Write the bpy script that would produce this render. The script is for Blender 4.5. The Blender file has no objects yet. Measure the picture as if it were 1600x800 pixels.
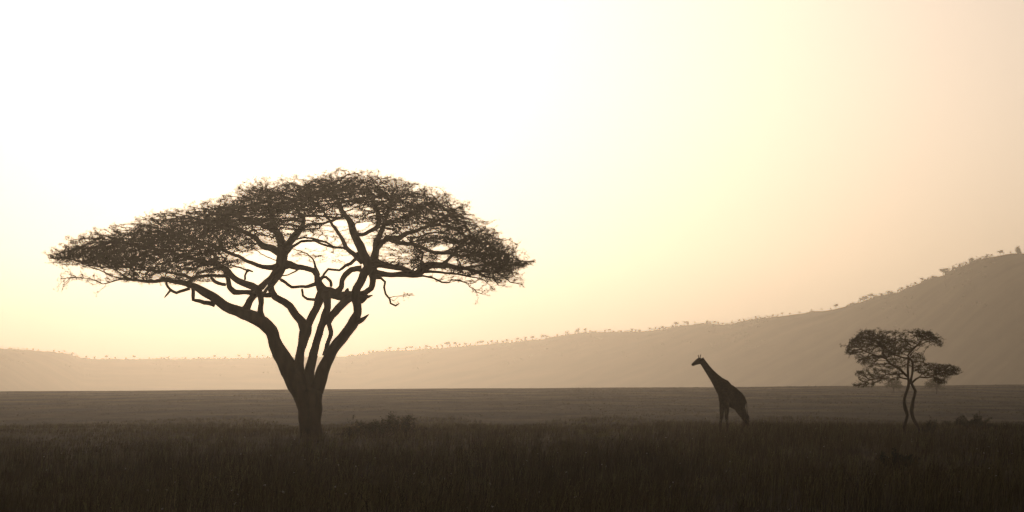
import bpy, math, random
import numpy as np
from mathutils import Vector, Matrix, noise, kdtree

rnd = random.Random(7)
rng = np.random.default_rng(7)
sc = bpy.context.scene
C = sc.collection
PI = math.pi

# ------------------------------------------------------------------ camera
EYE = 3.0
FPX = 6000.0                       # focal length in pixels of the 1600 px wide photograph
PITCH = math.atan(200.0 / FPX)
cam_data = bpy.data.cameras.new('camera')
cam_data.sensor_width = 36.0
cam_data.lens = FPX / 1600.0 * 36.0
cam_data.clip_start = 0.5
cam_data.clip_end = 60000.0
cam = bpy.data.objects.new('camera', cam_data)
C.objects.link(cam)
cam.location = (0, 0, EYE)
cam.rotation_euler = (PI / 2 + PITCH, 0, 0)
sc.camera = cam
sc.render.resolution_x, sc.render.resolution_y = 1024, 512

# ------------------------------------------------------------------ light
SUN_EL = 6.9                       # degrees above the horizon, just above the frame
SUN_AZ = -3.9                      # degrees left of the view axis
SKY_STRENGTH = 0.09
SUN_STRENGTH = 2.2
world = bpy.data.worlds.new("World")
sc.world = world
world.use_nodes = True
nt = world.node_tree
for n in list(nt.nodes):
    nt.nodes.remove(n)
sky = nt.nodes.new('ShaderNodeTexSky')
sky.sky_type = 'NISHITA'
sky.sun_disc = False
sky.sun_elevation = math.radians(SUN_EL)
sky.sun_rotation = math.radians(SUN_AZ)
sky.altitude = 0
sky.air_density = 0.3
sky.dust_density = 3.8
sky.ozone_density = 1.0
bg = nt.nodes.new('ShaderNodeBackground')
bg.inputs['Strength'].default_value = SKY_STRENGTH
wo = nt.nodes.new('ShaderNodeOutputWorld')
tint = nt.nodes.new('ShaderNodeMix'); tint.data_type = 'RGBA'; tint.blend_type = 'MULTIPLY'   # dusty, slightly pink air
tint.inputs[0].default_value = 1.0
tint.inputs[7].default_value = (1.0, 0.95, 0.93, 1)
nt.links.new(sky.outputs[0], tint.inputs[6])
nt.links.new(tint.outputs[2], bg.inputs['Color'])
nt.links.new(bg.outputs[0], wo.inputs['Surface'])

sun_data = bpy.data.lights.new('sun', 'SUN')
sun_data.energy = SUN_STRENGTH
sun_data.angle = math.radians(0.5)
sun_data.color = (1.0, 0.80, 0.63)
sun = bpy.data.objects.new('sun', sun_data)
C.objects.link(sun)
sdir = Vector((math.sin(math.radians(SUN_AZ)) * math.cos(math.radians(SUN_EL)),
               math.cos(math.radians(SUN_AZ)) * math.cos(math.radians(SUN_EL)),
               math.sin(math.radians(SUN_EL))))
sun.rotation_euler = sdir.to_track_quat('Z', 'Y').to_euler()
sun.location = (0, 0, 400)

sc.view_settings.view_transform = 'Standard'
sc.view_settings.look = 'None'
sc.view_settings.exposure = -2.6
sc.view_settings.gamma = 1.0
sc.view_settings.use_curve_mapping = False
sc.cycles.volume_bounces = 1
sc.cycles.max_bounces = 5
sc.cycles.transparent_max_bounces = 8

HAZE_DENSITY = 0.000155
HAZE_G = 0.88
HAZE_COLOR = (1.0, 0.91, 0.76)

# ------------------------------------------------------------------ helpers
ROT = Matrix.Rotation(PI / 2 + PITCH, 3, 'X')


def px(x, y, d):
    """world point seen at photograph pixel (x, y), at distance d in front of the camera"""
    v = ROT @ Vector(((x - 800) / FPX, (400 - y) / FPX, -1.0))
    return Vector((0, 0, EYE)) + v * (d / v.y)


def smooth(a, b, t):
    t = min(1.0, max(0.0, (t - a) / (b - a)))
    return t * t * (3 - 2 * t)


def tag(o, label=None, cat=None, group=None, kind=None):
    if label: o['label'] = label
    if cat: o['category'] = cat
    if group: o['group'] = group
    if kind: o['kind'] = kind
    return o


def mesh_obj(name, verts, faces, mat, parent=None, smooth_=False):
    """faces: an (n,3)/(n,4) array or a list of such arrays"""
    me = bpy.data.meshes.new(name)
    v = np.asarray(verts, dtype=np.float32).reshape(-1, 3)
    fl = [np.asarray(f, dtype=np.int32) for f in (faces if isinstance(faces, list) else [faces]) if len(f)]
    loops = np.concatenate([f.ravel() for f in fl])
    tot = np.concatenate([np.full(len(f), f.shape[1], dtype=np.int32) for f in fl])
    start = np.concatenate([[0], np.cumsum(tot)[:-1]]).astype(np.int32)
    me.vertices.add(len(v)); me.vertices.foreach_set('co', v.ravel())
    me.loops.add(len(loops)); me.loops.foreach_set('vertex_index', loops)
    me.polygons.add(len(tot)); me.polygons.foreach_set('loop_start', start)
    if smooth_:
        me.polygons.foreach_set('use_smooth', np.ones(len(tot), dtype=bool))
    me.update(calc_edges=True)
    me.materials.append(mat)
    o = bpy.data.objects.new(name, me)
    C.objects.link(o)
    if parent: o.parent = parent
    return o


def empty(name, loc):
    o = bpy.data.objects.new(name, None)
    o.empty_display_size = 0.5
    o.location = loc
    C.objects.link(o)
    return o


def material(name, c1, c2, scale=1.0, rough=0.95, translucent=0.0, stretch=(1, 1, 1), c3=None, bump=0.0, spec=0.0):
    m = bpy.data.materials.new(name)
    m.use_nodes = True
    t = m.node_tree
    for n in list(t.nodes): t.nodes.remove(n)
    out = t.nodes.new('ShaderNodeOutputMaterial')
    tc = t.nodes.new('ShaderNodeTexCoord')
    mp = t.nodes.new('ShaderNodeMapping'); mp.inputs['Scale'].default_value = stretch
    nz = t.nodes.new('ShaderNodeTexNoise'); nz.inputs['Scale'].default_value = scale
    nz.inputs['Detail'].default_value = 6
    cr = t.nodes.new('ShaderNodeValToRGB')
    cr.color_ramp.elements[0].position = 0.35; cr.color_ramp.elements[0].color = (*c1, 1)
    cr.color_ramp.elements[1].position = 0.68; cr.color_ramp.elements[1].color = (*c2, 1)
    if c3:
        e = cr.color_ramp.elements.new(0.5); e.color = (*c3, 1)
    t.links.new(tc.outputs['Object'], mp.inputs[0]); t.links.new(mp.outputs[0], nz.inputs['Vector'])
    t.links.new(nz.outputs['Fac'], cr.inputs[0])
    bs = t.nodes.new('ShaderNodeBsdfPrincipled')
    bs.inputs['Roughness'].default_value = rough
    bs.inputs['Specular IOR Level'].default_value = spec
    t.links.new(cr.outputs[0], bs.inputs['Base Color'])
    if bump:
        b = t.nodes.new('ShaderNodeBump'); b.inputs['Strength'].default_value = bump
        t.links.new(nz.outputs['Fac'], b.inputs['Height']); t.links.new(b.outputs[0], bs.inputs['Normal'])
    last = bs.outputs[0]
    if translucent:
        tr = t.nodes.new('ShaderNodeBsdfTranslucent'); t.links.new(cr.outputs[0], tr.inputs['Color'])
        mx = t.nodes.new('ShaderNodeMixShader'); mx.inputs[0].default_value = translucent
        t.links.new(bs.outputs[0], mx.inputs[1]); t.links.new(tr.outputs[0], mx.inputs[2])
        last = mx.outputs[0]
    t.links.new(last, out.inputs['Surface'])
    return m


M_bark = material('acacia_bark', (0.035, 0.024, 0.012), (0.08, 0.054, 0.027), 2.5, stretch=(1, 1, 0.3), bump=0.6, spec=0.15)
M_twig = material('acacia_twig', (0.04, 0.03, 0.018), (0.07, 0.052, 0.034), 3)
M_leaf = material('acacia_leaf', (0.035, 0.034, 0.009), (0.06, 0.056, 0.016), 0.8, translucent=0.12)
M_shrub = material('shrub_leaf', (0.04, 0.045, 0.015), (0.08, 0.085, 0.03), 2, translucent=0.1)
M_ground = material('savanna_soil', (0.034, 0.024, 0.007), (0.17, 0.12, 0.038), 0.05, stretch=(1.9, 0.45, 1), c3=(0.08, 0.055, 0.015), spec=0.022)
M_grass = material('dry_grass', (0.045, 0.035, 0.010), (0.28, 0.225, 0.075), 0.3, translucent=0.28, c3=(0.12, 0.088, 0.028))
M_seed = material('grass_seed_heads', (0.40, 0.33, 0.22), (0.65, 0.56, 0.42), 2, translucent=0.3)
M_plain = material('plain_grass', (0.034, 0.024, 0.007), (0.17, 0.12, 0.038), 0.05, stretch=(1.9, 0.45, 1), c3=(0.08, 0.055, 0.015), spec=0.022, translucent=0.08)
M_hill = material('hill_scrubland', (0.05, 0.042, 0.018), (0.12, 0.09, 0.042), 0.02, c3=(0.08, 0.062, 0.028))
M_far = material('far_tree_leaf', (0.045, 0.05, 0.02), (0.09, 0.085, 0.04), 0.3)

# ------------------------------------------------------------------ ground
CREST = 900.0


def ground_z(x, d):
    roll = 0.10 * noise.noise(Vector((x * 0.02, d * 0.012, 1.3)))
    if d < 236:
        return roll * smooth(40, 120, d)
    cz = 2.02 + 0.0066 * max(-170, min(170, x)) + 0.22 * noise.noise(Vector((x * 0.03, 4.1, 0))) * smooth(600, 850, d)
    low = -0.35 + 0.15 * noise.noise(Vector((x * 0.01, d * 0.01, 5.5)))
    if d < 320:
        return roll + low * smooth(225, 330, d)
    if d < CREST:
        t = (d - 320) / (CREST - 320)
        z = low + (cz - low) * (t ** 0.9) + 0.16 * noise.noise(Vector((x * 0.06, d * 0.013, 9.0))) * math.sin(PI * t)
        return roll + z
    t = d - CREST
    return roll * max(0, 1 - t / 500) + cz - 22 * smooth(0, 1400, t) - 0.0000001 * t


ds = list(np.arange(-60, 60, 20)) + list(np.arange(60, 230, 4)) + list(np.arange(230, 330, 5)) + \
     list(np.arange(330, 880, 5)) + list(np.arange(880, 960, 8)) + list(np.arange(960, 1500, 45)) + list(np.arange(1500, 5001, 250))
us = np.linspace(-1, 1, 131)
us = np.sign(us) * np.abs(us) ** 1.6
V = []
for d in ds:
    half = 90 + 0.55 * max(d, 0)
    for u in us:
        V.append((u * half, d, ground_z(u * half, d)))
nx, ny = len(us), len(ds)
I = np.arange(nx * ny).reshape(ny, nx)
F = np.stack([I[:-1, :-1], I[:-1, 1:], I[1:, 1:], I[1:, :-1]], -1).reshape(-1, 4)
g = mesh_obj('ground', V, F, M_ground, smooth_=True)
tag(g, 'dry savanna plain rising to a low crest below the hills', kind='structure')

# ------------------------------------------------------------------ hills
RIDGE = [(-400, 530), (-150, 538), (0, 545), (40, 547), (80, 550), (108, 553), (120, 558), (150, 561), (300, 561), (420, 559),
         (540, 557), (565, 555), (590, 549), (640, 547), (700, 543), (760, 538), (800, 535), (850, 530), (880, 524),
         (910, 520), (950, 519), (1000, 518.5), (1040, 515), (1070, 508), (1100, 506), (1140, 507.5), (1170, 500),
         (1200, 496.5), (1250, 490), (1300, 484), (1340, 474), (1360, 466), (1400, 458), (1450, 437), (1480, 428),
         (1500, 417), (1540, 403), (1580, 396), (1600, 396), (1700, 392), (1850, 380), (2100, 400)]
RX = [p[0] for p in RIDGE]; RY = [p[1] for p in RIDGE]


def ridge_d(x):
    return float(np.interp(x, [-400, 0, 130, 560, 900, 1200, 1600, 2100], [3500, 3800, 4300, 4400, 4000, 3500, 2800, 2500]))


def ridge_y(x):
    return float(np.interp(x, RX, RY)) + 0.7 * noise.noise(Vector((x * 0.06, 0, 0))) + 0.45 * noise.noise(Vector((x * 0.23, 3, 0)))


V = []
xs = np.arange(-400, 2101, 4)
ss = [-900, -750, -600, -480, -360, -270, -190, -130, -80, -40, -15, 0, 15, 50, 120, 220, 330, 450]
for s in ss:
    for x in xs:
        d = ridge_d(x)
        top = px(x, ridge_y(x), d)
        k = 1 - smooth(0, 900, abs(s)) if s < 0 else 1 - 0.9 * smooth(0, 1000, s)
        k = k ** 0.8
        zz = -21 + (top.z + 21) * k
        zz += 1.2 * noise.noise(Vector((x * 0.012, s * 0.004, 2))) * smooth(0, 150, abs(s)) * k
        zz = min(zz, top.z + (d + s - d) / d * 1.0 * (top.z - EYE)) if s < 0 else zz
        V.append((top.x * (d + s) / d, d + s, zz if abs(s) < 890 else -24))
nx, ny = len(xs), len(ss)
I = np.arange(nx * ny).reshape(ny, nx)
F = np.stack([I[:-1, :-1], I[:-1, 1:], I[1:, 1:], I[1:, :-1]], -1).reshape(-1, 4)
h = mesh_obj('hills', V, F, M_hill, smooth_=True)
tag(h, 'long hazy ridge climbing to a high hill on the right', kind='structure')


# ------------------------------------------------------------------ leaf clouds
def leaf_tris(centres, size, flat=0.6, jitter=0.5):
    """one small randomly turned triangle/blade per centre"""
    c = np.asarray(centres, dtype=float)
    n = len(c)
    a = rng.normal(size=(n, 3)); a[:, 2] *= flat
    a /= np.linalg.norm(a, axis=1)[:, None]
    b = rng.normal(size=(n, 3)); b -= (b * a).sum(1)[:, None] * a
    b /= np.linalg.norm(b, axis=1)[:, None]
    s = size * (1 + jitter * rng.uniform(-1, 1, n))[:, None]
    v = np.stack([c - a * s * 0.5 - b * s * 0.16, c + a * s * 0.5 - b * s * 0.05, c + a * s * 0.42 + b * s * 0.22, c - a * s * 0.4 + b * s * 0.2], 1)
    f = np.arange(n * 4).reshape(n, 4)
    return v.reshape(-1, 3), f


class Tubes:
    def __init__(self):
        self.v = []; self.f = []; self.n = 0

    def add(self, pts, rad, sides=6, rough=0.0, close=True):
        pts = [Vector(p) for p in pts]
        if len(pts) < 2: return
        ring_prev = None
        t0 = (pts[1] - pts[0]).normalized()
        ref = Vector((0, 1, 0)) if abs(t0.y) < 0.9 else Vector((1, 0, 0))
        for i, p in enumerate(pts):
            a = pts[max(i - 1, 0)]; b = pts[min(i + 1, len(pts) - 1)]
            t = (b - a)
            if t.length < 1e-9: t = t0.copy()
            t.normalize()
            u = (ref - t * ref.dot(t))
            if u.length < 1e-4: u = t.orthogonal()
            u.normalize(); w = t.cross(u); ref = u
            ring = []
            for k in range(sides):
                an = 2 * PI * k / sides
                r = rad[i]
                dvec = u * math.cos(an) + w * math.sin(an)
                if rough:
                    r *= 1 + rough * noise.noise(p * 1.6 + dvec * 1.1)
                self.v.append(p + dvec * r); ring.append(self.n); self.n += 1
            if ring_prev:
                for k in range(sides):
                    self.f.append((ring_prev[k], ring_prev[(k + 1) % sides], ring[(k + 1) % sides], ring[k]))
            ring_prev = ring
        # close the end with a point
        if close:
            e = pts[-1] + (pts[-1] - pts[-2]).normalized() * rad[-1] * 0.8
            self.v.append(e); ti = self.n; self.n += 1
            for k in range(sides):
                self.f.append((ring_prev[k], ring_prev[(k + 1) % sides], ti, ti))

    def build(self, name, mat, parent, smooth_=True):
        v = np.array([tuple(p) for p in self.v])
        q = np.array([f for f in self.f if f[2] != f[3]], dtype=np.int32).reshape(-1, 4)
        t = np.array([f[:3] for f in self.f if f[2] == f[3]], dtype=np.int32).reshape(-1, 3)
        return mesh_obj(name, v, [q, t], mat, parent, smooth_)


def refine(pts, rad, step, angular=0.0):
    """Catmull-Rom resample with a little knobbly wander"""
    P = [pts[0]] + list(pts) + [pts[-1]]
    R = [rad[0]] + list(rad) + [rad[-1]]
    op, orr = [], []
    for i in range(1, len(P) - 2):
        p0, p1, p2, p3 = P[i - 1], P[i], P[i + 1], P[i + 2]
        n = max(1, int((p2 - p1).length / step))
        for k in range(n):
            t = k / n
            q = 0.5 * ((2 * p1) + (p2 - p0) * t + (2 * p0 - 5 * p1 + 4 * p2 - p3) * t * t + (3 * p1 - p0 - 3 * p2 + p3) * t ** 3)
            op.append(q.lerp(p1.lerp(p2, t), angular)); orr.append(R[i] + (R[i + 1] - R[i]) * t)
    op.append(P[-1]); orr.append(R[-1])
    return op, orr


# ------------------------------------------------------------------ acacia builder
def colonise(nodes, attract, step, kill, infl, iters, wander=0.25, up=0.0, hub=(0, 0, 0), outw=0.3, flat=2.0):
    """space colonisation: grow from nodes towards attractors.  Returns node positions and parents"""
    pos = [(p[0], p[1], p[2] * flat) for p in nodes]
    hub = np.array((hub[0], hub[1], hub[2] * flat))
    par = [-1] * len(pos)
    A = np.array(attract); A[:, 2] *= flat
    best = np.full(len(A), 1e9); bi = np.zeros(len(A), dtype=int)
    new = list(range(len(pos)))
    for it in range(iters):
        kd = kdtree.KDTree(len(new))
        for i in new: kd.insert(pos[i], i)
        kd.balance()
        for j in range(len(A)):
            co, idx, dd = kd.find(A[j])
            if dd < best[j]:
                best[j] = dd; bi[j] = idx
        keep = best > kill
        A = A[keep]; best = best[keep]; bi = bi[keep]
        if not len(A): break
        act = best < infl
        if not act.any(): break
        P = np.array(pos)
        idxs = bi[act]
        dirs = A[act] - P[idxs]
        dirs /= np.linalg.norm(dirs, axis=1)[:, None]
        uniq, inv = np.unique(idxs, return_inverse=True)
        acc = np.zeros((len(uniq), 3)); np.add.at(acc, inv, dirs)
        acc /= np.maximum(np.linalg.norm(acc, axis=1), 1e-6)[:, None]
        acc += rng.normal(size=acc.shape) * wander
        rad = P[uniq] - hub
        rad /= np.maximum(np.linalg.norm(rad, axis=1), 1e-6)[:, None]
        acc += rad * outw
        acc[:, 2] += up
        acc /= np.linalg.norm(acc, axis=1)[:, None]
        newp = P[uniq] + acc * step
        new = []
        for u, q in zip(uniq, newp):
            new.append(len(pos)); pos.append(tuple(q)); par.append(int(u))
    pos = np.array(pos); pos[:, 2] /= flat
    return pos, np.array(par)


def build_twigs(pos, par, nroot, tip, power, tw, rmax):
    n = len(pos)
    kids = [[] for _ in range(n)]
    for i in range(nroot, n): kids[par[i]].append(i)
    r = np.zeros(n)
    for i in range(n - 1, nroot - 1, -1):
        if not kids[i]: r[i] = tip
        else: r[i] = min(rmax, sum(r[k] ** power for k in kids[i]) ** (1 / power))
    # chains
    for i in range(n):
        if i < nroot:
            starts = kids[i]
        else:
            starts = sorted(kids[i], key=lambda k: -r[k])[1:]
        for s in starts:
            ch = [i, s]; c = s
            while kids[c]:
                c = max(kids[c], key=lambda k: r[k]); ch.append(c)
            P = [pos[k] for k in ch]
            Rr = [r[s]] + [r[k] for k in ch[1:]]
            tw.add(P, Rr, sides=4 if r[s] > 0.03 else 3, close=False)
    return r, kids


# ---- the big umbrella acacia.  Each limb: points (x, y, radius) in photograph pixels at the tree's own distance,
# ---- then how far its end leans towards (-) or away from (+) the camera, in metres, and which main stem carries it
BIG_D = 215.0
PXM = FPX / BIG_D
LIMBS = [
    ([(487, 690, 20), (486, 678, 18), (485, 660, 17.3), (483.5, 640, 19), (481, 622, 23.5), (480, 612, 22)], 0, 'trunk'),
    # left stem
    ([(476, 616, 19), (464, 598, 17), (455, 583, 14.5), (445.5, 567, 13.4), (437, 550, 12.6), (428.5, 532, 10.4), (423, 517, 10.2), (412, 504, 10.6),
      (395, 496, 10.5), (375, 488, 9.6), (352, 478.5, 8.6), (335, 466, 8), (318, 455, 7.2), (303, 447, 5.6), (281, 441, 4.2),
      (260, 438.5, 3.2), (229, 440, 2.6), (217, 437, 2), (199, 437, 1.6), (187, 437, 1.3), (172, 440.6, 1), (161, 443, .9), (140, 436, .7), (104, 434, .5)], 1.5, 'left'),
    ([(336, 476, 4.5), (324, 473.5, 3.6), (312, 471, 3.4), (302, 469, 3), (303, 456, 3), (300, 446, 3)], 0.3, 'left'),
    ([(297, 451, 2.8), (276, 457.5, 2.5), (266, 453, 2.5), (259.5, 445, 2.2), (260, 438, 2)], 0.2, 'left'),
    ([(266, 454, 2.2), (262.5, 459, 1.8), (257, 465, .8)], 0.2, 'left'),
    ([(410, 500, 7), (407, 488, 5.2), (408.5, 475, 4.6), (407, 462, 5.5), (403, 452, 7)], -0.6, 'left'),
    ([(383, 484, 7), (388, 475, 6), (393, 466, 5.5), (402, 454, 6)], -0.6, 'left'),
    ([(403, 452, 7), (393, 447, 6), (382, 443.5, 5.3), (367, 435.5, 5.2), (354, 422, 5), (336, 413, 4), (315, 408, 3.5), (303, 404, 3),
      (280, 398, 2.5), (255, 391, 2), (225, 385, 1.8), (190, 380, 1.2), (150, 378, .8)], -3.5, 'left'),
    ([(400, 458, 5), (382, 457, 3.8), (367, 457, 5), (358, 449, 4.6), (357, 438, 4), (351, 425, 3.2), (340, 408, 2.5), (330, 390, 2)], 3.5, 'left'),
    ([(356, 431, 3), (336, 430.5, 2.6), (315, 431, 2.8), (300, 434, 2.6), (280, 428, 2.2), (250, 424, 2), (205, 418, 1.8), (160, 418, 1.7), (146, 411, 1.6), (125, 407, 1), (95, 403, .6)], 2.5, 'left'),
    ([(352, 445, 3), (343, 442, 3), (336, 439, 3), (330, 433, 2.5)], 0.5, 'left'),
    ([(383, 437, 2), (383, 431, 1.8), (386, 425, 2), (390, 423, 1.8), (395, 424.5, 1)], -0.5, 'left'),
    ([(408, 449, 6), (416, 440, 4.6), (425, 431, 4.2), (434, 420, 5)], -0.8, 'left'),
    ([(413, 458, 3), (420, 449, 3), (430, 437, 4)], -0.6, 'left'),
    # middle stem: forks at 477,513
    ([(475, 604, 13), (467, 585, 10), (467, 567, 8.2), (470, 550, 7.2), (474, 532, 8.4), (477, 514, 10), (471, 502, 7.5), (462, 491, 6.6),
      (454, 478, 6.2), (444, 471.5, 6), (430, 464, 6), (424.5, 455, 5.8), (423.5, 446, 5.6), (429.5, 437, 6), (437, 425, 7),
      (440, 412, 9.5), (442, 395, 8.6), (440, 380, 7.8), (434, 366, 6.6), (428, 354, 5), (426, 345, 4.5), (425, 333, 4), (422, 318, 3), (415, 302, 2)], 0.8, 'middle'),
    ([(425, 461, 4.5), (417, 462, 4), (405, 457, 5)], -0.4, 'middle'),
    ([(439, 416, 8), (425, 418, 4.5), (410, 417, 3.8), (402, 415, 3.5), (389, 409, 3), (380, 403, 3), (360, 395, 3), (340, 386, 2.5), (310, 376, 2), (280, 366, 1.5)], 2.0, 'middle'),
    ([(441, 398, 7), (425, 387, 6), (410, 384, 5), (400, 373, 4), (389, 365, 3.5), (370, 358, 3), (345, 350, 2.4), (310, 342, 1.7)], -3.5, 'middle'),
    ([(442, 390, 7.5), (452, 380, 6), (462, 368, 6), (471, 357, 4.6), (474.5, 345, 3.6), (468, 334, 3), (463, 315, 2.6), (470, 298, 2)], -4, 'middle'),
    ([(471, 357, 3.5), (484, 352, 2.5), (500, 349, 2.2), (520, 345, 2), (535, 338, 2)], -2, 'middle'),
    ([(446, 398, 4), (456, 388, 2.6), (470, 377, 2.2), (490, 376, 2), (505, 381, 2), (522, 386, 2.2)], 1.5, 'middle'),
    ([(434, 366, 4), (420, 356, 3), (402, 350, 2.8), (385, 343, 2.4), (362, 334, 2), (340, 326, 1.6)], 4.5, 'middle'),
    ([(444, 414, 8), (453, 414, 6), (464, 417.5, 4.8), (476, 419.5, 4.3), (488, 422.5, 4.6), (494, 430, 4.6), (496, 439, 6), (500, 448, 8), (506, 457, 10.5)], 0.3, 'middle'),
    ([(478, 514, 7), (482, 506, 6.8), (487.5, 495, 6.5), (495, 479, 6.4), (500, 467, 8), (506, 457, 10), (518, 458, 9), (531, 463, 8), (545, 462, 7.5), (557, 463, 8)], 0.4, 'middle'),
    ([(497, 441, 3.6), (485, 445.5, 3.2), (476, 448, 2.7), (467, 449, 2.4), (455, 448, 2.5), (446, 441, 2.6), (439, 437, 3)], 0.1, 'middle'),
    ([(499, 468, 3.5), (491, 468.5, 2.6), (482, 467.5, 2.3), (474, 461, 2), (472, 452, 2)], 0.2, 'middle'),
    ([(436, 437, 1.5), (441, 431, 1.3), (450, 429, 1.2), (458, 426, 1.3), (466, 421, 1.5)], 0.2, 'middle'),
    ([(500, 440, 3), (503, 433.5, 2.6), (510, 432.5, 2.5), (516, 438, 2.5), (517.5, 447, 2.8)], -0.3, 'middle'),
    # second middle stem
    ([(480, 608, 13), (482, 592, 10.5), (484, 578, 8.4), (487.5, 562, 7.4), (491, 547, 6.8), (496, 530, 6.2), (502, 510, 6.2), (507, 495, 6.8),
      (512, 480, 6.2), (511, 468, 6.5), (508, 458, 8)], -0.8, 'centre'),
    ([(503, 436, 2.5), (507, 429, 2), (513.5, 421.8, 2), (521, 422, 2), (530, 422.5, 2), (540, 414, 2.6), (549, 411, 3), (556, 404, 3), (560, 396, 4)], -1.0, 'centre'),
    ([(497, 430, 4), (492, 418, 2.2), (489, 405, 1.4), (480, 396, 1.1), (470, 392, 1)], -1.5, 'centre'),
    # right stem
    ([(493, 612, 12), (499.5, 593, 10.5), (505, 578, 10), (511, 565, 9.8), (520, 548, 9.2), (534, 530, 8.8), (544, 517, 8.8), (552, 504, 9), (558, 490, 6.6),
      (558, 478, 7), (557, 465, 8.5), (557, 451, 6.7), (564, 439, 6.8), (569, 427, 7.5), (577, 418, 9), (572, 405, 8), (563, 386, 7.4), (554, 368, 6.6),
      (549.5, 351, 6), (546, 343, 5), (539, 335, 4), (533, 326, 3.4), (526, 308, 2.6), (520, 290, 1.6)], -1.2, 'right'),
    ([(553, 503, 8), (562, 501, 5), (569, 496.5, 3), (576, 491.5, 1)], -0.4, 'right'),
    ([(508, 556, 6), (511, 545, 4.4), (514, 533, 3.5), (517.5, 517, 4), (514.5, 506, 4), (518, 494, 6), (528, 482.5, 6.8), (540, 471, 6.8), (552, 463, 7)], 0.4, 'right'),
    ([(561, 464, 7), (569, 463, 4.6), (576, 464, 2.4), (582, 461.5, 1)], -0.6, 'right'),
    ([(559, 470, 5), (566, 470, 3.5), (572, 466, 2.2)], 0.5, 'right'),
    ([(562, 461, 6), (571, 457, 4.8), (580, 450, 5.2), (582, 438, 5.6), (583, 427, 7), (582, 412, 8), (588, 395, 6), (589, 380, 5.8), (594, 366, 4.6), (600, 350, 3.6), (606, 330, 2.8), (612, 308, 2)], 3.0, 'right'),
    ([(541, 462, 5), (543, 455, 3.5), (543.5, 451, 2)], 0.1, 'right'),
    ([(578, 424, 9), (590, 427, 6), (605, 429, 4.2), (620, 429, 4.4), (635, 428, 5.5), (651, 428, 6), (660, 421, 7), (667, 415, 6), (677, 413.5, 5.5), (696, 414, 4.8),
      (711, 417, 4), (724, 419, 3), (745, 425.6, 2.4), (756, 431, 2), (771, 437, 1.5), (779, 446, .7)], -1.5, 'right'),
    ([(582, 412, 9), (593, 412, 6.5), (605, 415, 5), (620, 418, 4.4), (636, 421, 4), (650, 427, 4)], 1.0, 'right'),
    ([(745, 425.6, 1.8), (765, 424, 1.6), (786, 431, 1.3), (797, 440, 1), (812, 442.5, .6)], -2, 'right'),
    ([(724, 419, 2.2), (745, 414, 1.8), (770, 413, 1.5), (790, 415, 1.2), (815, 414, .7)], 1.0, 'right'),
    ([(648, 431, 2.6), (661, 431.5, 1.7), (677, 435, 1.4), (690, 439.7, 1.4), (702, 441.6, 1.3), (704.7, 437, 1.1), (711, 437, 1.1), (724, 440.6, 1), (732, 442.5, .9),
      (734, 448, .9), (742, 452, .8), (745, 455.6, .8), (755, 460, .5)], 0.5, 'right'),
    ([(662, 424, 3), (679, 425, 2.2), (704, 426.6, 1.9), (715, 427.5, 1.5), (734, 432, 1.1), (752, 437, .8), (768, 448, .5)], 1.0, 'right'),
    ([(588, 434, 3), (596, 436, 2.3), (602.5, 441, 2), (599.5, 449, 1.8), (602, 459, 1.8), (609, 466, 1.7), (611, 473.5, 1.5), (618, 477, 1.5), (623, 475, .7)], -0.6, 'right'),
    ([(608, 465, .9), (617, 463, .6), (628, 461, .45), (648, 461.5, .3)], -0.3, 'right'),
    ([(612, 468, .8), (616, 470, .6), (622, 464, .4)], -0.3, 'right'),
    ([(565, 420, 6), (557, 419, 4.8), (549, 421.5, 4.8), (540, 430, 4.6), (534.5, 439, 4.2), (533.5, 448, 4.6), (526, 455.5, 5.6), (514, 458, 8)], -0.2, 'right'),
    ([(566, 410, 5), (552, 397, 4), (541, 388.5, 3.6), (536, 377, 3.5), (530, 366, 3), (522, 354, 2.6), (512, 340, 2.2), (500, 322, 1.8), (492, 304, 1.3)], 3.5, 'right'),
    ([(541, 388.5, 2.8), (525, 386, 2), (510, 378, 1.9), (492, 373, 1.8), (476, 371, 1.6), (458, 376, 1.8)], 0.5, 'right'),
    ([(553, 366, 4.5), (562, 366, 3.2), (572, 364, 3.2), (582, 360, 3.6), (589, 355, 4.2), (592, 345, 4.6), (590, 333, 4), (586, 318, 2.8), (580, 300, 2)], -4.5, 'right'),
    ([(586, 392, 5), (596, 380, 4.6), (606, 373, 5), (623, 372, 4.8), (636, 364, 4), (652, 360, 3), (672, 350, 2.4), (692, 340, 1.8), (710, 334, 1)], -3.0, 'right'),
    ([(606, 373, 4), (625, 380, 3.5), (645, 382, 3), (662, 388, 2.8), (680, 394, 3), (702, 396, 3), (724, 400, 2.4), (750, 398, 1.8), (775, 396, 1.2), (800, 398, .7)], 2.5, 'right'),
    ([(660, 418, 3.5), (659, 408, 2.2), (660, 396, 2.2), (650, 385, 2.2), (640, 375, 2)], 1.5, 'right'),
    ([(690, 413, 3.5), (700, 405, 2.8), (712, 392, 2.3), (722, 380, 1.9), (735, 370, 1.4)], -2.5, 'right'),
    ([(600, 350, 3), (618, 344, 2.6), (640, 336, 2.2), (660, 325, 1.8), (680, 316, 1.2)], 2.0, 'right'),
]


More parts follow.
